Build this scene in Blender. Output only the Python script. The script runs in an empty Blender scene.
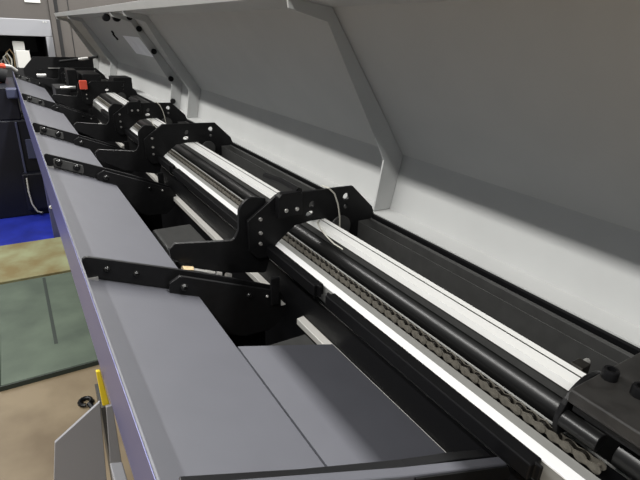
import bpy, bmesh, math, random
from mathutils import Vector, Matrix

S = bpy.context.scene
COL = S.collection
H = 1.40                      # eye height; every z below is given relative to the eye
random.seed(4)

# ---------------------------------------------------------------- camera
cam = bpy.data.cameras.new('camera'); camo = bpy.data.objects.new('camera', cam); COL.objects.link(camo)
cam.sensor_width = 36.0; cam.lens = 36.0 * 488.0 / 640.0; cam.clip_start = 0.02; cam.clip_end = 200
xr = Vector((0.854, -0.519, 0.039)); yd = Vector((-0.170, -0.349, -0.922)); zf = Vector((0.492, 0.780, -0.386))
zf.normalize(); xr = (xr - zf * xr.dot(zf)).normalized(); yd = zf.cross(xr).normalized()
M = Matrix((xr, -yd, -zf)).transposed().to_4x4(); M.translation = Vector((0, 0, H))
camo.matrix_world = M
S.camera = camo

# ---------------------------------------------------------------- world, lamps, exposure
w = bpy.data.worlds.new('world'); S.world = w; w.use_nodes = True
w.node_tree.nodes['Background'].inputs[0].default_value = (0.93, 0.97, 1.0, 1)
w.node_tree.nodes['Background'].inputs[1].default_value = 0.29
def ceiling_lamp(x, energy, y=2.5, length=11.0, z=3.4, width=0.22):
    l = bpy.data.lights.new('ceiling_lamp', 'AREA'); l.shape = 'RECTANGLE'; l.size = width; l.size_y = length
    l.energy = energy; l.color = (1.0, 0.985, 0.95)
    o = bpy.data.objects.new('ceiling_lamp', l); o.location = (x, y, z + H); COL.objects.link(o)
ceiling_lamp(-2.2, 760)
ceiling_lamp(1.42, 900)
ceiling_lamp(5.0, 500)
S.view_settings.view_transform = 'Standard'; S.view_settings.look = 'None'
S.view_settings.gamma = 1.0; S.view_settings.use_curve_mapping = False
S.view_settings.exposure = 0.0

# ---------------------------------------------------------------- materials
def mat(name, col, rough=0.5, metal=0.0, noise=0.0, scale=30.0, bump=0.0, spec=0.5, col2=None, stretch=None):
    m = bpy.data.materials.new(name); m.use_nodes = True
    nt = m.node_tree; b = nt.nodes['Principled BSDF']
    b.inputs['Base Color'].default_value = (*col, 1); b.inputs['Roughness'].default_value = rough
    b.inputs['Metallic'].default_value = metal; b.inputs['Specular IOR Level'].default_value = spec
    if noise or bump or col2:
        tc = nt.nodes.new('ShaderNodeTexCoord'); n = nt.nodes.new('ShaderNodeTexNoise')
        n.inputs['Scale'].default_value = scale; n.inputs['Detail'].default_value = 6
        src = tc.outputs['Object']
        if stretch:
            mp = nt.nodes.new('ShaderNodeMapping'); mp.inputs['Scale'].default_value = stretch
            nt.links.new(src, mp.inputs[0]); src = mp.outputs[0]
        nt.links.new(src, n.inputs['Vector'])
        if noise or col2:
            r = nt.nodes.new('ShaderNodeValToRGB')
            c2 = col2 or tuple(min(1, c * (1 + noise)) for c in col)
            c1 = col if col2 else tuple(c * (1 - noise) for c in col)
            r.color_ramp.elements[0].position = 0.35; r.color_ramp.elements[1].position = 0.65
            r.color_ramp.elements[0].color = (*c1, 1); r.color_ramp.elements[1].color = (*c2, 1)
            nt.links.new(n.outputs['Fac'], r.inputs[0]); nt.links.new(r.outputs[0], b.inputs['Base Color'])
        if bump:
            bp = nt.nodes.new('ShaderNodeBump'); bp.inputs['Strength'].default_value = bump; bp.inputs['Distance'].default_value = 0.002
            nt.links.new(n.outputs['Fac'], bp.inputs['Height']); nt.links.new(bp.outputs[0], b.inputs['Normal'])
    return m
BLACK = mat('black_painted_steel', (0.0055, 0.0055, 0.006), 0.42, noise=0.15, scale=60, spec=0.22)
BLACK2 = mat('black_oxide_steel', (0.0045, 0.0045, 0.005), 0.4, spec=0.22)
BLACKG = mat('black_polished_tube', (0.006, 0.006, 0.006), 0.33, spec=0.4)
PLASTIC = mat('black_plastic', (0.003, 0.003, 0.0035), 0.5, spec=0.18)
CHAR = mat('charcoal_painted_steel', (0.032, 0.032, 0.031), 0.55, noise=0.1, scale=40)
TRAYM = mat('grey_blue_painted_steel', (0.050, 0.051, 0.060), 0.5, noise=0.03, scale=15)
SKIRTM = mat('violet_grey_steel', (0.065, 0.068, 0.165), 0.4)  # one even violet grey for side skirt and leg post
HOODM = mat('light_grey_painted_steel', (0.40, 0.405, 0.40), 0.6, noise=0.02, scale=8)
ALU = mat('bright_aluminium', (0.86, 0.86, 0.84), 0.30, metal=0.25)
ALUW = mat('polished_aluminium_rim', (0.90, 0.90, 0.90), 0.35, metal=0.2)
ALUG = mat('satin_aluminium', (0.36, 0.36, 0.345), 0.5, metal=0.3, noise=0.03, scale=30, stretch=(1, .05, 1))
STEEL = mat('brushed_steel', (0.52, 0.51, 0.49), 0.35, metal=0.8)
CHAINM = mat('chain_steel', (0.105, 0.096, 0.080), 0.5, metal=0.3, noise=0.2, scale=120)
BRASS = mat('brass', (0.55, 0.42, 0.25), 0.4, metal=0.8)
RED = mat('red_plastic', (0.60, 0.075, 0.04), 0.45)
YELLOW = mat('yellow_paint', (0.75, 0.55, 0.02), 0.5)
TIE = mat('natural_nylon', (0.42, 0.41, 0.36), 0.5)
WHITE = mat('white_enamel', (0.26, 0.265, 0.285), 0.5)
PAPER = mat('white_paper', (0.55, 0.55, 0.53), 0.7)
PAPERB = mat('printed_paper', (0.74, 0.75, 0.80), 0.45, col2=(0.84, 0.85, 0.90), scale=9)
WALLM = mat('grey_brown_panel', (0.075, 0.068, 0.063), 0.75, noise=0.05, scale=3)
BOLT = mat('black_zinc_screw', (0.02, 0.02, 0.02), 0.25, metal=0.6)
GUSM = mat('plain_grey_painted_steel', (0.24, 0.24, 0.255), 0.5)
CLAMPM = mat('worn_black_steel', (0.018, 0.017, 0.016), 0.4, noise=0.25, scale=40)
DARKST = mat('dark_steel_and_groove_shade', (0.02, 0.018, 0.015), 0.35, metal=0.5)  # plain dark steel, also the shade colour in the rail groove
RODM = mat('satin_steel_flat', (0.50, 0.49, 0.46), 0.4, metal=0.35)
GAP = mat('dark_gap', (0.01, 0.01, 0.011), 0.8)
NAVY = mat('dark_navy_enamel', (0.004, 0.0045, 0.009), 0.4, spec=0.3, noise=0.3, scale=4)
NAVY2 = mat('slate_navy_enamel', (0.035, 0.04, 0.075), 0.4)
BLUES = mat('blue_vinyl_sheet', (0.012, 0.022, 0.26), 0.45, noise=0.25, scale=5)
GREEN = mat('worn_green_paint', (0.05, 0.068, 0.05), 0.6, col2=(0.082, 0.108, 0.078), scale=5)
OLIVE = mat('stained_green_paint', (0.16, 0.12, 0.045), 0.6, col2=(0.24, 0.255, 0.14), scale=5)
DGREEN = mat('dark_green_edge', (0.02, 0.028, 0.022), 0.6)
CONC = mat('brown_concrete', (0.115, 0.082, 0.045), 0.55, col2=(0.20, 0.155, 0.095), scale=3.5)
RUBBER = mat('black_rubber', (0.005, 0.005, 0.006), 0.7, spec=0.2)

# ---------------------------------------------------------------- mesh helpers
def box(bm, x0, x1, y0, y1, z0, z1):
    m = Matrix.Translation(((x0+x1)/2, (y0+y1)/2, (z0+z1)/2)) @ Matrix.Diagonal((abs(x1-x0), abs(y1-y0), abs(z1-z0), 1))
    bmesh.ops.create_cube(bm, size=1, matrix=m)
def prism(bm, pts, y0, y1):
    """polygon in (x, z) extruded along y"""
    a = [bm.verts.new((x, y0, z)) for x, z in pts]; b = [bm.verts.new((x, y1, z)) for x, z in pts]
    n = len(pts)
    bm.faces.new(a); bm.faces.new(b[::-1])
    for i in range(n): bm.faces.new((a[i], b[i], b[(i+1) % n], a[(i+1) % n]))
    bmesh.ops.recalc_face_normals(bm, faces=bm.faces[:])
def prism_holes(bm, pts, holes, y0, y1):
    """plate with round / slotted holes: triangulated fill between outline and holes"""
    edges = []
    loops = [pts] + holes
    for L in loops:
        vs = [bm.verts.new((x, y0, z)) for x, z in L]
        edges += [bm.edges.new((vs[i], vs[(i+1) % len(vs)])) for i in range(len(vs))]
    r = bmesh.ops.triangle_fill(bm, use_beauty=True, use_dissolve=False, edges=edges, normal=(0, -1, 0))
    fs = [g for g in r['geom'] if isinstance(g, bmesh.types.BMFace)]
    e = bmesh.ops.extrude_face_region(bm, geom=fs)
    for v in [g for g in e['geom'] if isinstance(g, bmesh.types.BMVert)]: v.co.y = y1
    bmesh.ops.recalc_face_normals(bm, faces=bm.faces[:])
def circle(cx, cz, r, n=16, sx=1.0, rot=0.0):
    out = []
    for i in range(n):
        a = 2*math.pi*i/n; x, z = r*sx*math.cos(a), r*math.sin(a)
        out.append((cx + x*math.cos(rot) - z*math.sin(rot), cz + x*math.sin(rot) + z*math.cos(rot)))
    return out
def rounded(pts, rads, n=5):
    """round chosen corners of a polygon"""
    out = []; N = len(pts)
    for i, (p, r) in enumerate(zip(pts, rads)):
        if r <= 0: out.append(p); continue
        P = Vector(p); A = (Vector(pts[i-1]) - P); B = (Vector(pts[(i+1) % N]) - P)
        a, b = A.normalized(), B.normalized()
        ang = a.angle(b); d = min(r / math.tan(ang/2), A.length*.49, B.length*.49); r2 = d*math.tan(ang/2)
        c = P + (a+b).normalized() * (r2/math.sin(ang/2))
        s, e = P + a*d - c, P + b*d - c
        t0 = math.atan2(s.y, s.x); t1 = math.atan2(e.y, e.x)
        dt = (t1 - t0 + math.pi) % (2*math.pi) - math.pi
        for k in range(n+1):
            t = t0 + dt*k/n; out.append((c.x + r2*math.cos(t), c.y + r2*math.sin(t)))
    return out
def cyl(bm, p0, p1, r, seg=16, r2=None):
    p0, p1 = Vector(p0), Vector(p1); d = p1 - p0
    m = Matrix.Translation((p0+p1)/2) @ d.to_track_quat('Z', 'Y').to_matrix().to_4x4()
    bmesh.ops.create_cone(bm, cap_ends=True, segments=seg, radius1=r, radius2=r if r2 is None else r2, depth=d.length, matrix=m)
def sweep(bm, path, r, seg=8):
    path = [Vector(p) for p in path]; rings = []
    for i, p in enumerate(path):
        t = (path[min(i+1, len(path)-1)] - path[max(i-1, 0)]).normalized()
        u = t.orthogonal().normalized()
        if rings: u = (last - t*last.dot(t)).normalized()
        last = u; v = t.cross(u)
        rings.append([bm.verts.new(p + (u*math.cos(2*math.pi*k/seg) + v*math.sin(2*math.pi*k/seg))*r) for k in range(seg)])
    for a, b in zip(rings, rings[1:]):
        for k in range(seg): bm.faces.new((a[k], a[(k+1) % seg], b[(k+1) % seg], b[k]))
    bm.faces.new(rings[0][::-1]); bm.faces.new(rings[-1])
    bmesh.ops.recalc_face_normals(bm, faces=bm.faces[:])
def screw(bm, p, d, r=0.008, h=0.008, dome=False):
    """socket head: cap with a hexagonal recess (or a domed button head), axis d pointing out"""
    p, d = Vector(p), Vector(d).normalized()
    q = d.to_track_quat('Z', 'Y').to_matrix().to_4x4(); T = Matrix.Translation(p) @ q
    prof = [(r, 0), (r, h*.8), (r*.88, h), (r*.55, h), (r*.5, h*.45), (0, h*.45)] if not dome else \
           [(r, 0), (r*.97, h*.4), (r*.75, h*.8), (r*.45, h), (r*.38, h*.6), (0, h*.6)]
    rings = []
    for k, (a, z) in enumerate(prof):
        if a == 0: rings.append([bm.verts.new(T @ Vector((0, 0, z)))]); continue
        n = 12
        rings.append([bm.verts.new(T @ Vector((a*math.cos(2*math.pi*i/n), a*math.sin(2*math.pi*i/n), z))) for i in range(n)])
    for a, b in zip(rings, rings[1:]):
        n = len(a)
        for i in range(n):
            if len(b) == 1: bm.faces.new((a[i], a[(i+1) % n], b[0]))
            else: bm.faces.new((a[i], a[(i+1) % n], b[(i+1) % n], b[i]))
def B(): return bmesh.new()

def tag(o, label=None, cat=None, group=None, kind=None):
    if label: o['label'] = label
    if cat: o['category'] = cat
    if group: o['group'] = group
    if kind: o['kind'] = kind
    return o
def thing(name, label, cat, loc, group=None):
    o = bpy.data.objects.new(name, None); COL.objects.link(o); o.empty_display_size = 0.05
    o.location = (loc[0], loc[1], loc[2] + H)
    return tag(o, label, cat, group)
def origin(o):
    v = Vector((0, 0, 0))
    while o is not None: v += o.location; o = o.parent
    return v
def obj(name, bm, m, parent=None, bevel=0.0, smooth=False, loc=None):
    """verts are world coordinates relative to the eye height"""
    off = Vector((0, 0, H))
    base = origin(parent) if parent else (Vector((loc[0], loc[1], loc[2] + H)) if loc else Vector((0, 0, 0)))
    bmesh.ops.translate(bm, verts=bm.verts[:], vec=off - base)
    me = bpy.data.meshes.new(name); bm.to_mesh(me); bm.free()
    me.materials.append(m)
    o = bpy.data.objects.new(name, me); COL.objects.link(o)
    if parent: o.parent = parent
    else: o.location = base
    if smooth:
        for p in me.polygons: p.use_smooth = True
        me.set_sharp_from_angle(angle=math.radians(35))
    if bevel:
        bv = o.modifiers.new('bevel', 'BEVEL'); bv.width = bevel; bv.segments = 2; bv.limit_method = 'ANGLE'; bv.angle_limit = math.radians(40)
    return o
def one(name, bm, m, label, cat, loc, group=None, bevel=0, smooth=False):
    return tag(obj(name, bm, m, None, bevel, smooth, loc), label, cat, group)
def struct(name, bm, m): return tag(obj(name, bm, m), kind='structure')
def kids(o): return [c for c in COL.objects if c.parent == o]
def copy_tree(o, dy=0, parent=None):
    c = o.copy(); COL.objects.link(c)
    if parent: c.parent = parent
    else: c.location = o.location + Vector((0, dy, 0))
    for k in kids(o): copy_tree(k, 0, c)
    return c

# ================================================================ SETTING
b = B(); box(b, -6, 12, -3, 7.6, -1.45, -1.40); struct('floor', b, CONC)
b = B(); box(b, -6, 12, 7.5, 7.6, -1.40, 4.0); struct('wall_back', b, WALLM)
b = B(); box(b, 0.655, 0.70, 7.485, 7.5, -1.40, 4.0); struct('trim_1', b, GAP)
b = B(); box(b, 0.815, 0.823, 7.493, 7.5, -1.40, 4.0); struct('trim_2', b, GAP)
b = B(); box(b, 0.60, 0.655, 7.47, 7.5, -1.40, 4.0); struct('trim_3', b, WALLM)

# ================================================================ HOOD
hood = thing('machine_hood', 'raised light grey steel hood standing open along the right of the machine', 'hood', (0.90, 2.5, -0.455))
def sheet(pts, t):
    """thin bent sheet: offset an open profile to the right-hand side"""
    P = [Vector(p) for p in pts]; off = []
    for i, p in enumerate(P):
        d1 = (P[i] - P[i-1]).normalized() if i else (P[1] - P[0]).normalized()
        d2 = (P[i+1] - P[i]).normalized() if i < len(P)-1 else d1
        n1, n2 = Vector((d1.y, -d1.x)), Vector((d2.y, -d2.x)); n = (n1 + n2).normalized()
        off.append(p + n * (t / max(0.3, n.dot(n1))))
    return [tuple(p) for p in P] + [tuple(p) for p in reversed(off)]
b = B(); prism(b, sheet([(0.822, -0.455), (0.885, -0.455), (0.915, -0.300), (0.658, 0.061), (0.540, 0.0745)], 0.003), -0.6, 6.15)
obj('back_panel', b, HOODM, hood)
b = B(); prism(b, [(0.540, 0.0745), (0.5415, 0.0785), (0.534, 0.1055), (0.530, 0.1055)], -0.6, 6.15)
obj('front_lip', b, HOODM, hood, 0.001)
RIBP = [(0.884, -0.4535), (0.826, -0.4535), (0.846, -0.308), (0.646, 0.029), (0.545, 0.052), (0.541, 0.0735), (0.657, 0.0595), (0.9135, -0.3005)]
def rib(y, t=0.006):
    b = B(); prism(b, RIBP, y, y+t); return obj('support_rib', b, HOODM, hood, 0.001)
ribs = [rib(y) for y in (1.03, 2.76, 3.10, 5.12, 6.135)]
for x, z in ((0.640, 0.052), (0.685, -0.005), (0.757, -0.123), (0.843, -0.275), (0.845, -0.405)):
    b = B(); cyl(b, (x, 3.10, z), (x, 3.085, z), 0.016, 12); obj('bolt', b, BLACK2, ribs[2], 0.002)
for x, y, z in ((0.552, 3.32, 0.0), (0.592, 3.22, 0.0)):
    b = B(); cyl(b, (x, y, 0.048), (x, y-0.04, 0.048), 0.021, 14); obj('rubber_bumper', b, RUBBER, hood, 0.003)
# things fixed on the inner face of the panel
pn = Vector((-0.361, 0, -0.257)).normalized(); up = Vector((-0.257, 0, 0.361)).normalized()
def onpanel(s, y, d=0.0): return Vector((0.915, y, -0.300)) + up*s + pn*d
b = B()
vs = [b.verts.new(onpanel(s, y, 0.002)) for s, y in ((0.163, 3.36), (0.303, 3.36), (0.303, 3.85), (0.163, 3.85))]
f = b.faces.new(vs); r = bmesh.ops.extrude_face_region(b, geom=[f])
bmesh.ops.translate(b, verts=[g for g in r['geom'] if isinstance(g, bmesh.types.BMVert)], vec=-pn*0.0015)
bmesh.ops.recalc_face_normals(b, faces=b.faces[:])
tag(obj('notice_sheet', b, PAPERB, hood), 'pale printed notice sheet stuck to the hood panel')
for s, y in ((0.325, 4.117), (0.30, 4.16), (0.275, 4.148)):
    b = B(); cyl(b, onpanel(s, y, 0), onpanel(s, y, 0.010), 0.013, 10); obj('rubber_plug', b, RUBBER, hood)
b = B(); sweep(b, [(0.78, 5.36, -0.27), (0.62, 5.45, -0.30), (0.46, 5.52, -0.325)], 0.012, 10)
gs = one('gas_strut', b, BLACK2, 'thin black gas strut reaching from the far end of the hood', 'strut', (0.46, 5.52, -0.325), smooth=True)
b = B(); sweep(b, [(0.70, 5.385, -0.284), (0.62, 5.43, -0.299)], 0.0135, 10); obj('rod', b, STEEL, gs, smooth=True)

# ================================================================ MACHINE BED (dark body under everything)
bed = thing('machine_bed', 'black steel bed of the bar feeder under the guide brackets', 'machine bed', (0.45, 2.5, -1.40))
b = B(); box(b, 0.165, 0.86, 0.32, 5.45, -0.95, -0.93); obj('bottom_plate', b, BLACK, bed)
b = B(); box(b, 0.161, 0.165, 0.32, 5.45, -0.95, -0.60); obj('side_wall', b, BLACK, bed)
b = B(); box(b, 0.4985, 0.5035, -0.1, 5.40, -0.93, -0.534); obj('inner_wall', b, PLASTIC, bed)
b = B(); sweep(b, [(0.501, -0.1, -0.5335), (0.501, 5.40, -0.5335)], 0.0035, 8); obj('wall_edge', b, BOLT, bed, smooth=True)
b = B(); box(b, 0.5035, 0.745, -0.1, 5.40, -0.547, -0.537); obj('trough_floor', b, BLACK, bed)
b = B(); prism(b, [(0.745, -0.535), (0.745, -0.458), (0.7475, -0.458), (0.7475, -0.535)], -0.1, 5.40); obj('rear_wall', b, CHAR, bed)
b = B(); box(b, 0.748, 0.86, -0.1, 5.40, -0.545, -0.497); obj('rear_ledge', b, BLACK2, bed)
b = B(); prism(b, [(0.785, -0.497), (0.785, -0.458), (0.795, -0.458), (0.795, -0.497)], -0.1, 5.40); obj('rear_rail', b, CHAR, bed, 0.002)
b = B(); box(b, 0.818, 0.86, -0.1, 5.40, -0.497, -0.459); obj('hinge_rail', b, BLACK2, bed, 0.002)
b = B(); box(b, 0.84, 0.86, -0.1, 5.45, -1.40, -0.545); obj('rear_panel', b, BLACK, bed)
for y in (0.6, 1.85, 4.9):
    b = B(); box(b, 0.20, 0.80, y, y+0.12, -1.40, -0.95); obj('pedestal', b, BLACK, bed)

# ================================================================ LOADING TRAY
tray = thing('loading_tray', 'long sloping grey sheet metal tray along the left of the machine', 'tray', (0.17, 2.5, -0.50))
b = B(); prism(b, sheet([(0.0615, -0.4455), (0.277, -0.5345), (0.281, -0.5415)], 0.003), 0.30, 5.40); obj('tray_sheet', b, TRAYM, tray)
b = B(); prism(b, [(0.0575, -0.402), (0.0575, -0.55), (0.0615, -0.55), (0.0615, -0.402)], 0.20, 5.40); obj('outer_lip', b, TRAYM, tray, 0.0012)
b = B(); box(b, 0.0563, 0.0573, 0.20, 5.40, -0.574, -0.4021); tag(obj('side_skirt', b, SKIRTM, tray), 'violet grey outer side skirt')

drop = thing('drop_plate', 'lower grey chute plate beside the near end of the sloping tray', 'chute', (0.36, 0.5, -0.58))
b = B(); prism(b, sheet([(0.281, -0.5355), (0.4925, -0.6000)], 0.0035), 0.30, 0.714)
obj('chute_sheet', b, TRAYM, drop)
b = B(); prism(b, [(0.37, -0.612), (0.470, -0.612), (0.480, -0.64), (0.37, -0.64)], 0.60, 0.79); obj('support_bracket', b, CHAR, drop, 0.002)

endp = thing('end_plate', 'grey edged black end wall closing the near end of the tray', 'end plate', (0.26, 0.28, -0.80))
b = B(); prism(b, [(0.063, -0.3185), (0.290, -0.424), (0.468, -0.501), (0.476, -0.52), (0.476, -0.80), (0.063, -0.80)], 0.266, 0.280); tag(obj('top_flange', b, TRAYM, endp, 0.002), 'grey end flange')
b = B(); prism(b, [(0.063, -0.3265), (0.175, -0.379), (0.304, -0.4345), (0.389, -0.4665), (0.455, -0.4955), (0.455, -0.78), (0.063, -0.78)], 0.2815, 0.295); obj('backing_plate', b, BLACK2, endp, 0.001)
b = B(); prism(b, [(0.30, -0.431), (0.468, -0.504), (0.477, -0.52), (0.477, -0.80), (0.30, -0.80)], 0.2635, 0.2655); obj('cover_plate', b, BLACK, endp)
b = B(); prism(b, [(0.073, -0.315), (0.092, -0.325), (0.092, -0.33), (0.073, -0.32)], 0.262, 0.270); obj('clip', b, STEEL, endp)

# ================================================================ FEED ARMS (built at y = 0.94, then copied)
ARMG = 'black feed arms across the tray'
def make_arm(y, label, big=False):
    a = thing('feed_arm', label, 'feed arm', (0.065, y, -0.45), ARMG)
    P = rounded([(0.0635, -0.401), (0.235, -0.466), (0.333, -0.505), (0.47, -0.565), (0.47, -0.62), (0.275, -0.534), (0.217, -0.508), (0.0635, -0.4445)],
                [0.008, 0, 0, 0, 0, 0, 0, 0])
    b = B(); prism(b, P, y, y+0.008); obj('arm_plate', b, BLACK, a, 0.0008)
    yf = y
    if big:
        yf = y-0.005
        b = B(); prism(b, rounded([(0.088, -0.419), (0.178, -0.454), (0.178, -0.486), (0.088, -0.450)], [0.006]*4), y-0.005, y-0.0005); obj('screw_doubler', b, CHAR, a, 0.001)
    for x, z in ((0.104, -0.436), (0.157, -0.458)):
        b = B(); screw(b, (x, yf, z), (0, -1, 0), 0.012 if big else 0.0068, 0.011 if big else 0.007, True); obj('screw', b, BOLT, a, smooth=True)
    L = rounded([(0.2165, -0.512), (0.2165, -0.488), (0.240, -0.476), (0.475, -0.572), (0.492, -0.60), (0.486, -0.64), (0.452, -0.672), (0.38, -0.668), (0.275, -0.624), (0.272, -0.532)],
                [0.004, 0.006, 0.006, 0.012, 0.012, 0.02, 0.025, 0.02, 0, 0])
    b = B(); prism(b, L, y-0.018, y-0.009); lk = obj('link_plate', b, BLACK, a, 0.001)
    b = B(); screw(b, (0.246, y-0.018, -0.502), (0, -1, 0), 0.0115 if big else 0.009, 0.010, True); obj('pivot_screw', b, BOLT, lk, smooth=True)
    b = B(); screw(b, (0.394, y-0.018, -0.560), (0, -1, 0), 0.007, 0.007, True); obj('pivot_screw', b, BOLT, lk, smooth=True)
    b = B(); screw(b, (0.44, y-0.018, -0.575), (0, -1, 0), 0.004, 0.004, True); obj('pin', b, STEEL, lk, smooth=True)
    b = B(); box(b, 0.066, 0.086, y-0.006, y-0.001, -0.455, -0.4475); obj('shim', b, STEEL, a)
    b = B(); box(b, 0.235, 0.262, y+0.0085, y+0.030, -0.53, -0.50); obj('mounting_lug', b, BLACK2, a)
    return a
arm0 = make_arm(0.94, 'nearest and largest black feed arm lying across the grey tray')
arm1 = make_arm(1.87, 'second black feed arm from the front across the grey tray', True)
for y, lb in ((2.52, 'third black feed arm from the front across the grey tray'),
              (3.66, 'fourth black feed arm from the front, across the narrow far tray'), (5.24, 'farthest black feed arm at the far tip of the tray')):
    c = copy_tree(arm1, y-1.87); c['label'] = lb
b = B(); prism(b, [(0.477, -0.610), (0.477, -0.594), (0.490, -0.610)], 0.9205, 0.9219)
one('warning_sticker', b, PAPER, 'small white triangular mark beside the nearest link plate end', 'sticker', (0.483, 0.921, -0.61))

# ================================================================ GUIDE BRACKETS (built at y = 1.0, then copied)
BRG = 'black guide brackets over the channel'
def make_bracket(y, label):
    a = thing('guide_bracket', label, 'bracket', (0.60, y, -0.54), BRG)
    hook = rounded([(0.241, -0.447), (0.255, -0.4355), (0.392, -0.4535), (0.405, -0.43), (0.407, -0.375), (0.432, -0.352), (0.475, -0.36), (0.492, -0.48), (0.492, -0.50), (0.475, -0.556), (0.335, -0.525), (0.244, -0.470)],
                   [0.006, 0.006, 0.014, 0.02, 0.03, 0.025, 0, 0, 0, 0.006, 0.01, 0.008])
    b = B(); prism(b, hook, y+0.002, y+0.012); obj('lifter_hook', b, BLACK, a, 0.0012)
    out = [(0.424, -0.406), (0.499, -0.352), (0.719, -0.356), (0.787, -0.421), (0.799, -0.452), (0.780, -0.456), (0.744, -0.456), (0.744, -0.50), (0.70, -0.50)]
    out += [(0.648, -0.50)]
    out += [(0.645, -0.4315), (0.602, -0.4315), (0.549, -0.437), (0.497, -0.478), (0.494, -0.483), (0.472, -0.508), (0.448, -0.507), (0.427, -0.484)]
    holes = [circle(0.596, -0.389, 0.0095, 14, 0.75, -0.5), circle(0.592, -0.413, 0.0075, 12, 1.6), circle(0.699, -0.382, 0.010, 14),
             circle(0.699, -0.408, 0.006, 10)]
    b = B(); prism_holes(b, out, holes, y-0.010, y); pl = obj('support_plate', b, BLACK, a, 0.0008)
    b = B(); cyl(b, (0.684, y-0.010, -0.462), (0.684, y-0.016, -0.462), 0.031, 28); obj('round_boss', b, CHAR, pl, 0.001, True)
    for z in (-0.405, -0.440, -0.468):
        b = B(); screw(b, (0.455, y-0.010, z), (0, -1, 0), 0.0045, 0.005); obj('screw', b, STEEL, pl, smooth=True)
    b = B(); box(b, 0.448, 0.470, y-0.085, y-0.075, -0.60, -0.528); obj('guide_post', b, BLACK, a, 0.002)
    b = B(); prism(b, [(0.30, -0.928), (0.30, -0.70), (0.36, -0.66), (0.462, -0.66), (0.462, -0.928)], y-0.02, y-0.01); obj('web_plate', b, BLACK2, a)
    return a
br0 = make_bracket(1.0, 'nearest black guide bracket with a cable tie around it')
brs = [br0]
for y, lb in ((2.02, 'second black guide bracket from the front, holding no block'), (2.67, 'third black guide bracket from the front, small and far'),
              (3.85, 'fourth black guide bracket from the front, next to the red block'), (5.15, 'farthest black guide bracket at the far end of the channel')):
    c = copy_tree(br0, y-1.0); c['label'] = lb; brs.append(c)
def stop_block(par, y):
    b = B(); prism(b, [(0.493, -0.403), (0.493, -0.352), (0.50, -0.344), (0.552, -0.344), (0.557, -0.350), (0.557, -0.403)], y-0.032, y-0.010)
    k = obj('stop_block', b, BLACK2, par, 0.002)
    for x in (0.512, 0.541):
        b = B(); screw(b, (x, y-0.032, -0.385), (0, -1, 0), 0.005, 0.004); obj('screw', b, STEEL, k, smooth=True)
    b = B(); sweep(b, [(0.553, y-0.02, -0.346), (0.553, y+0.07, -0.346), (0.545, y+0.15, -0.350)], 0.009, 8); obj('stop_lever', b, BLACK2, k, smooth=True)
stop_block(brs[0], 1.0); stop_block(brs[2], 2.67)

# ================================================================ CHANNEL, CHAIN, RAIL, TUBES
ch = thing('guide_channel', 'long bright aluminium guide channel with a white gleaming rim', 'channel', (0.53, 2.5, -0.53))
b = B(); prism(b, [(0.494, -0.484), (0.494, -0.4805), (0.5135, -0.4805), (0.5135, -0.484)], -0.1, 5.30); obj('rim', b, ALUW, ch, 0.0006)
b = B(); prism(b, [(0.496, -0.4845), (0.5135, -0.4835), (0.545, -0.4945), (0.545, -0.532), (0.505, -0.532)], -0.1, 5.30); obj('channel_body', b, ALUG, ch)
b = B(); box(b, 0.5455, 0.600, -0.1, 5.30, -0.536, -0.527); obj('chain_bed', b, BLACK2, ch)
b = B(); box(b, 0.5755, 0.5785, -0.1, 5.30, -0.5265, -0.4945); obj('chain_guide', b, BLACK2, ch)
b = B(); box(b, 0.5755, 0.5785, -0.1, 5.30, -0.4944, -0.4925); obj('edge_highlight', b, ALUG, ch)  # highlight along the guide's top, put in as a brighter strip

chain = thing('roller_chain', 'grey steel roller chain running inside the aluminium channel', 'chain', (0.56, 2.5, -0.505))
PITCH = 0.0198
def link_bm(y, outer):
    bm = B(); hw = 0.0060 if outer else 0.0044; zc = -0.4892
    for s in (-1, 1):
        x = 0.5555 + s*hw
        prof = []
        for k in range(9):
            t = math.pi/2 + math.pi*k/8; prof.append((y + 0.0083*math.cos(t), zc + 0.0069*math.sin(t)))
        prof.append((y + PITCH*0.5, zc - 0.0036))
        for k in range(9):
            t = -math.pi/2 + math.pi*k/8; prof.append((y + PITCH + 0.0083*math.cos(t), zc + 0.0069*math.sin(t)))
        prof.append((y + PITCH*0.5, zc + 0.0036))
        a = [bm.verts.new((x-0.0009, yy, zz)) for yy, zz in prof]; c = [bm.verts.new((x+0.0009, yy, zz)) for yy, zz in prof]
        bm.faces.new(a); bm.faces.new(c[::-1])
        for i in range(len(a)): bm.faces.new((a[i], a[(i+1) % len(a)], c[(i+1) % len(a)], c[i]))
    if outer:
        for yy in (y, y+PITCH): cyl(bm, (0.5555-0.0070, yy, zc), (0.5555+0.0070, yy, zc), 0.0026, 8)
    else:
        for yy in (y, y+PITCH): cyl(bm, (0.5555-0.0034, yy, zc), (0.5555+0.0034, yy, zc), 0.0054, 10)
    bmesh.ops.recalc_face_normals(bm, faces=bm.faces[:])
    for f in bm.faces:                       # rollers between the plates get the darker second material
        if not outer and abs(f.calc_center_median().x - 0.5555) < 0.0037: f.material_index = 1
    return bm
y0 = 0.20
la = obj('link', link_bm(y0, True), CHAINM, chain); lb_ = obj('link', link_bm(y0+PITCH, False), CHAINM, chain)
la.data.materials.append(DARKST); lb_.data.materials.append(DARKST)
for i in range(2, 100):
    c = (la if i % 2 == 0 else lb_).copy(); c.location = Vector((0, PITCH*(i - i % 2), 0)); COL.objects.link(c)
bm = B()
for i in range(100, 252):
    yy = y0 + i*PITCH; hw = 0.0060 if i % 2 == 0 else 0.0044
    for s in (-1, 1): box(bm, 0.5555+s*hw-0.0009, 0.5555+s*hw+0.0009, yy-0.0065, yy+PITCH+0.0065, -0.4960, -0.4825)
    cyl(bm, (0.552, yy, -0.4892), (0.559, yy, -0.4892), 0.0054, 6)
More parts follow.
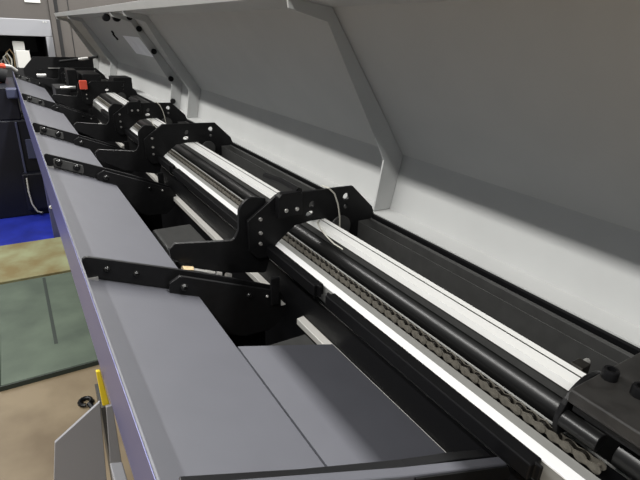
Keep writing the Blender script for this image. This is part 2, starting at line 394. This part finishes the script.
tag(obj('far_links', bm, CHAINM, chain), kind='stuff')

rail = thing('guide_rail', 'bright grooved aluminium guide rail running the length of the machine', 'rail', (0.618, 2.5, -0.45))
b = B(); prism(b, [(0.600, -0.447), (0.600, -0.433), (0.6225, -0.433), (0.6225, -0.440), (0.6265, -0.440), (0.6265, -0.433), (0.6385, -0.433), (0.6385, -0.447)], 0.265, 5.25); obj('rail_profile', b, ALU, rail)
b = B(); box(b, 0.6228, 0.6262, 0.266, 5.249, -0.4398, -0.4334); obj('groove_shade', b, DARKST, rail)  # dark filler: shade inside the groove, put in as colour
b = B(); prism(b, [(0.604, -0.466), (0.604, -0.4475), (0.634, -0.4475), (0.634, -0.466)], 0.265, 5.25); obj('rail_base', b, CHAR, rail)
tube = thing('drive_tube', 'thick glossy black tube lying between the chain and the aluminium rail', 'tube', (0.612, 1.0, -0.493))
b = B(); cyl(b, (0.612, 0.268, -0.4925), (0.612, 5.2, -0.4925), 0.0245, 32); obj('tube_body', b, BLACKG, tube, smooth=True)
b = B(); cyl(b, (0.5875, 0.268, -0.517), (0.5875, 5.2, -0.517), 0.0082, 12)
one('slim_rod', b, BLACKG, 'slim black rod beside the thick tube, next to the chain', 'rod', (0.5875, 0.268, -0.517), smooth=True)

BARG = 'black bars along the channel rim'
for ya, yb, lb in ((0.228, 0.727, 'nearest black rounded guide bar running along the white rim'), (0.752, 1.80, 'black guide bar along the rim passing under the nearest bracket'),
                   (1.83, 3.4, 'far black guide bar along the rim past the second bracket')):
    b = B(); box(b, 0.4705, 0.4935, ya, yb, -0.504, -0.4785)
    bmesh.ops.bevel(b, geom=[e for e in b.edges if abs((e.verts[0].co - e.verts[1].co).z) > 0.02], offset=0.009, segments=4, affect='EDGES')
    one('guide_bar', b, PLASTIC, lb, 'guide bar', (0.48, ya, -0.504), bevel=0.002)

FLG = 'flat steel rods beside the bed wall'
for ya, yb, lb in ((0.31, 0.847, 'nearest flat steel rod beside the chute plate'), (1.01, 1.88, 'flat steel rod seen between the two nearest brackets'),
                   (2.06, 2.72, 'short flat steel rod seen beyond the second bracket'), (2.86, 3.8, 'farthest flat steel rod beyond the third bracket')):
    b = B(); prism(b, [(0.480, -0.622), (0.480, -0.6065), (0.4975, -0.6040), (0.4975, -0.622)], ya, yb)
    one('flat_rod', b, RODM, lb, 'rod', (0.489, ya, -0.622), FLG, bevel=0.001)

# small gear between the arm and the bracket
fit = thing('air_fitting', 'small brass fitting behind the nearest feed arm', 'fitting', (0.27, 1.0, -0.52))
b = B(); cyl(b, (0.262, 0.985, -0.492), (0.285, 0.985, -0.498), 0.008, 10); obj('brass_nut', b, BRASS, fit)
b = B(); cyl(b, (0.284, 0.985, -0.498), (0.335, 0.985, -0.518), 0.0045, 10); obj('threaded_stem', b, STEEL, fit)
for k in range(3):
    b = B(); x = 0.315 + k*0.024; cyl(b, (x, 0.985, -0.512-k*0.009), (x+0.012, 0.985, -0.517-k*0.009), 0.007, 8); obj('spring_coil', b, STEEL, fit)
b = B(); prism(b, rounded([(0.335, -0.928), (0.335, -0.645), (0.478, -0.645), (0.478, -0.928)], [0.01, 0.02, 0.005, 0.01]), 1.36, 1.64)
one('drive_cover', b, CHAR, 'dark grey rounded cover in the gap behind the nearest hook', 'cover', (0.40, 1.5, -0.928), bevel=0.004)

# cable ties
def tie(y, label, loop=True):
    t = thing('cable_tie', label, 'cable tie', (0.66, y, -0.36), 'cable ties')
    b = B(); sweep(b, [(0.640, y+0.02, -0.352), (0.640, y-0.012, -0.350), (0.655, y-0.016, -0.365), (0.668, y-0.015, -0.395), (0.676, y-0.014, -0.43), (0.680, y-0.013, -0.468)], 0.0022, 6)
    obj('strap', b, TIE, t, smooth=True)
    b = B(); sweep(b, [(0.614, y-0.014, -0.4295), (0.600, y-0.028, -0.4300), (0.5955, y-0.05, -0.437), (0.5955, y-0.08, -0.447), (0.598, y-0.11, -0.455), (0.604, y-0.14, -0.459)], 0.0018, 6)
    obj('tail', b, TIE, t, smooth=True)
tie(0.995, 'pale nylon cable tie looped over the nearest bracket')
tie(2.665, 'pale nylon cable tie hanging on the far third bracket')

# ================================================================ PUSHER CLAMP AT THE RIGHT EDGE
cl = thing('pusher_clamp', 'black clamp block with two large socket screws at the right edge', 'clamp', (0.65, 0.15, -0.47))
b = B(); prism(b, rounded([(0.549, -0.405), (0.549, -0.425), (0.73, -0.425), (0.73, -0.405)], [0.002]*4, 2), -0.02, 0.255); obj('clamp_block', b, CLAMPM, cl, 0.002)
for x, y in ((0.617, 0.243), (0.617, 0.205)):
    b = B(); screw(b, (x, y, -0.405), (0, 0, 1), 0.0105, 0.014); obj('socket_screw', b, BLACK2, cl, 0, True)
b = B(); prism(b, [(x, max(z, -0.4885)) for x, z in circle(0.604, -0.458, 0.052, 40, 1.12)], 0.256, 0.264); obj('flange', b, BLACK, cl, 0.0015)
b = B(); cyl(b, (0.556, 0.256, -0.456), (0.556, 0.205, -0.456), 0.0125, 20); obj('spindle', b, BLACKG, cl, 0.001, True)
b = B(); cyl(b, (0.580, 0.190, -0.468), (0.580, -0.05, -0.468), 0.020, 24); obj('push_rod', b, BLACKG, cl, 0.001, True)
b = B(); box(b, 0.558, 0.572, 0.15, 0.250, -0.440, -0.4255); obj('key_bar', b, BLACK2, cl, 0.001)
b = B(); box(b, 0.61, 0.73, -0.02, 0.15, -0.53, -0.426); obj('lower_block', b, BLACK, cl, 0.001)
b = B(); box(b, 0.6395, 0.660, 0.288, 0.306, -0.450, -0.428); obj('limit_switch', b, DARKST, cl, 0.001)
b = B(); cyl(b, (0.660, 0.299, -0.434), (0.672, 0.299, -0.434), 0.005, 10); obj('switch_tip', b, STEEL, cl, 0.001)

# ================================================================ FAR END DETAILS
b = B(); box(b, 0.418, 0.464, 3.80, 3.8395, -0.403, -0.346)
rb = one('red_block', b, RED, 'small bright red block among the black parts at the far end', 'block', (0.44, 3.82, -0.403), bevel=0.003)
far = thing('end_cover', 'flat black sheet cover at the far end of the machine', 'cover', (0.45, 5.6, -1.40))
b = B(); prism(b, [(0.15, -0.40), (0.25, -0.29), (0.77, -0.29), (0.77, -1.40), (0.15, -1.40)], 5.62, 5.64); obj('cover_sheet', b, BLACK, far)
b = B(); box(b, 0.36, 0.60, 5.605, 5.62, -0.395, -0.388); obj('bright_edge', b, STEEL, far)
b = B(); box(b, 0.26, 0.30, 5.56, 5.60, -0.47, -0.40); obj('latch', b, BLACK2, far)
hd = thing('gearbox', 'black gearbox and motor blocks behind the red block', 'gearbox', (0.5, 4.6, -0.54))
for x0, x1, ya, yb, z0, z1 in ((0.42, 0.49, 4.55, 4.75, -0.50, -0.33), (0.30, 0.40, 4.3, 4.6, -0.56, -0.44), (0.67, 0.80, 4.0, 4.2, -0.455, -0.345), (0.52, 0.66, 4.5, 4.9, -0.43, -0.36)):
    b = B(); box(b, x0, x1, ya, yb, z0, z1); obj('housing', b, BLACK, hd, 0.006)
b = B(); cyl(b, (0.33, 4.2, -0.43), (0.43, 4.2, -0.43), 0.012, 10); obj('shaft', b, STEEL, hd, smooth=True)
b = B(); cyl(b, (0.22, 4.9, -0.40), (0.29, 4.9, -0.40), 0.014, 10); obj('shaft', b, STEEL, hd, smooth=True)

# ================================================================ UNDER THE LEFT EDGE
leg = thing('support_leg', 'slim grey machine leg standing on the blue sheet under the tray edge', 'leg', (0.14, 3.66, -1.40))
b = B(); box(b, 0.095, 0.158, 3.66, 3.72, -1.394, -0.60); obj('leg_post', b, SKIRTM, leg, 0.003)
b = B(); screw(b, (0.112, 3.66, -1.16), (0, -1, 0), 0.014, 0.01, True); obj('screw', b, PAPER, leg, smooth=True)
gus = thing('side_cover', 'grey angled side cover plate below the near tray edge', 'cover', (0.0, 0.8, -1.40))
b = B(); prism(b, [(-0.037, -0.69), (0.045, -0.632), (0.034, -0.82), (0.034, -1.40), (-0.051, -1.40), (-0.051, -0.772)], 0.80, 0.806); obj('cover_panel', b, GUSM, gus, 0.001)
b = B(); prism(b, [(0.0525, -0.632), (0.0635, -0.632), (0.064, -1.40), (0.044, -1.40), (0.044, -0.76)], 0.78, 0.786); obj('corner_angle', b, GUSM, gus, 0.001)
b = B(); box(b, 0.0445, 0.052, 0.786, 0.86, -1.40, -0.635); obj('recess_strip', b, CHAR, gus)
b = B(); prism(b, [(0.0385, -0.682), (0.058, -0.690), (0.058, -1.40), (0.0385, -1.40)], 0.62, 0.70); obj('foot_channel', b, GUSM, gus, 0.002)
yh = thing('lock_lever', 'yellow lock lever sticking up at the tray edge', 'lever', (0.047, 0.8, -0.64))
b = B(); prism(b, rounded([(0.0465, -0.558), (0.0535, -0.560), (0.0595, -0.635), (0.048, -0.635)], [0.002, 0.002, 0, 0]), 0.79, 0.797); obj('lever_blade', b, YELLOW, yh, 0.001)
hk = thing('floor_hook', 'small black hook lying on the floor beside the side cover', 'hook', (0.055, 1.77, -1.40))
b = B(); pts = [(0.05 + 0.022*math.cos(t), 1.79 + 0.022*math.sin(t), -1.39) for t in [i*math.pi/6 - 0.6 for i in range(11)]]
sweep(b, pts, 0.008, 8); obj('hook_ring', b, BLACK2, hk, smooth=True)
b = B(); sweep(b, [(0.06, 1.77, -1.39), (0.075, 1.72, -1.388), (0.09, 1.69, -1.385)], 0.010, 8); obj('hook_shank', b, BLACK2, hk, smooth=True)

# ================================================================ FLOOR SHEETS
gm = thing('green_platform', 'low worn green steel platform on the floor at the left', 'platform', (-0.6, 2.53, -1.40))
b = B(); box(b, -0.235, 0.19, 2.035, 3.02, -1.40, -1.375); obj('platform_top', b, GREEN, gm, 0.004)
b = B(); box(b, -0.237, 0.19, 2.028, 2.034, -1.40, -1.378); obj('front_edge', b, DGREEN, gm)
b = B(); box(b, -0.243, -0.237, 2.028, 3.02, -1.40, -1.378); obj('side_edge', b, DGREEN, gm)
b = B(); box(b, -0.02, -0.005, 2.25, 3.0, -1.3748, -1.3738); obj('weld_seam', b, DGREEN, gm)
b = B(); box(b, -0.60, 0.19, 3.04, 3.62, -1.40, -1.37)
one('stained_platform', b, OLIVE, 'yellow stained pale green platform behind the green one', 'platform', (0.1, 3.3, -1.40), bevel=0.004)
b = B(); box(b, -1.5, 0.19, 3.63, 4.8, -1.40, -1.395)
one('blue_sheet', b, BLUES, 'bright blue sheet on the floor in front of the dark machine', 'floor sheet', (0, 4.1, -1.40))

# ================================================================ DARK MACHINE AT THE LEFT
dm = thing('dark_cabinet', 'dark navy machine cabinet standing behind the blue sheet', 'machine cabinet', (-0.3, 4.3, -1.394))
b = B(); box(b, -1.4, 0.155, 4.25, 4.72, -1.394, -0.66); obj('cabinet_body', b, NAVY, dm, 0.008)
b = B(); box(b, -1.4, 0.045, 4.27, 5.1, -0.66, -0.43); obj('upper_body', b, NAVY, dm, 0.008)
b = B(); box(b, -0.02, 0.052, 4.20, 4.27, -0.50, -0.43); obj('front_ledge', b, NAVY2, dm, 0.01)
b = B(); box(b, -0.005, 0.010, 4.235, 4.25, -1.10, -0.67); obj('door_edge', b, NAVY2, dm, 0.003)
b = B(); box(b, 0.04, 0.15, 4.235, 4.25, -0.945, -0.80); tag(obj('name_plate', b, NAVY2, dm, 0.003), 'small slate blue plate')
b = B(); box(b, -0.03, 0.15, 4.20, 4.25, -1.34, -1.05); obj('lower_panel', b, NAVY, dm, 0.012)
b = B(); sweep(b, [(0.002, 4.19, -1.08), (-0.003, 4.18, -1.18), (0.005, 4.175, -1.28), (0.03, 4.175, -1.345), (0.06, 4.18, -1.36)], 0.006, 6)
one('air_hose', b, TIE, 'thin pale hose curving down the dark cabinet front', 'hose', (0.04, 4.18, -1.36), smooth=True)
b = B(); sweep(b, [(-0.45, 4.62, -0.37), (-0.16, 4.6, -0.37), (-0.07, 4.6, -0.368), (-0.02, 4.6, -0.378), (0.0, 4.6, -0.385)], 0.055, 14)
one('black_duct', b, RUBBER, 'thick black duct hose on top of the dark cabinet', 'duct', (-0.1, 4.6, -0.43), smooth=True)

# ================================================================ WHITE FRAMED MACHINE AT THE BACK
lt = thing('white_machine', 'white framed machine with a dark window opening at the back left', 'machine', (0, 6.7, -1.40))
b = B(); box(b, -1.4, 0.495, 6.30, 6.36, -0.125, 0.04); obj('top_frame', b, WHITE, lt, 0.006)
b = B(); box(b, 0.430, 0.495, 6.301, 6.36, -1.40, -0.125); obj('side_frame', b, WHITE, lt, 0.004)
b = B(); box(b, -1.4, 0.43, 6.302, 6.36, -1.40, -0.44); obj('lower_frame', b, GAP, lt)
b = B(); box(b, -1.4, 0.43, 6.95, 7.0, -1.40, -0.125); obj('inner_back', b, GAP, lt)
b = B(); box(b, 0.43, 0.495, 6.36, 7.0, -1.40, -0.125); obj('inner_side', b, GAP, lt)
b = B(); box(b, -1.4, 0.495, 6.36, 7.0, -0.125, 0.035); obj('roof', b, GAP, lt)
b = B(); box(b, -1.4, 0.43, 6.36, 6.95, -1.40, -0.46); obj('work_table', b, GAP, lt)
b = B(); box(b, -0.3, 0.36, 6.80, 6.82, -0.30, -0.14); obj('inner_screen', b, CHAR, lt)
for x in (0.43, 0.455):
    b = B(); cyl(b, (x, 6.30, 0.018), (x, 6.292, 0.018), 0.006, 8); obj('screw', b, PAPER, lt)
b = B(); box(b, 0.115, 0.222, 6.40, 6.48, -0.46, -0.18); one('white_carton', b, PAPER, 'taller white carton inside the dark window of the back machine', 'carton', (0.17, 6.44, -0.46), bevel=0.004)
b = B(); box(b, 0.13, 0.255, 6.31, 6.385, -0.44, -0.268); one('small_carton', b, PAPER, 'lower white carton in front of the taller one in the window', 'carton', (0.19, 6.35, -0.44), bevel=0.004)
for k, (x, y, z) in enumerate(((0.03, 6.42, -0.30), (0.06, 6.45, -0.26), (0.0, 6.40, -0.34))):
    b = B(); sweep(b, [(x, y, -0.46), (x-0.02, y, z-0.04), (x+0.02, y-0.02, z), (x+0.05, y, z-0.06), (x+0.04, y, -0.45)], 0.008, 6)
    one('cable', b, (TIE, BRASS, STEEL)[k], ('pale upper cable loop beside the white cartons', 'brass coloured cable loop beside the white cartons', 'grey lowest cable loop at the picture edge')[k], 'cable', (x, y, -0.46), smooth=True)
b = B(); sweep(b, [(-0.2, 5.2, -0.33), (-0.02, 5.3, -0.345), (0.05, 5.36, -0.362), (0.09, 5.42, -0.40)], 0.013, 8)
one('white_hose', b, PAPER, 'white hose lying across the far tip of the tray', 'hose', (0, 5.3, -0.36), smooth=True)
b = B(); sweep(b, [(-0.10, 5.15, -0.33), (-0.03, 5.2, -0.345), (0.0, 5.22, -0.35)], 0.022, 8)
one('red_connector', b, RED, 'tiny red connector at the left picture edge', 'connector', (-0.05, 5.18, -0.33), smooth=True)
b = B(); box(b, 0.345, 0.515, 7.488, 7.498, 0.235, 0.50); one('wall_notice', b, PAPER, 'white paper notice at the top of the back wall', 'notice', (0.43, 7.49, 0.235))
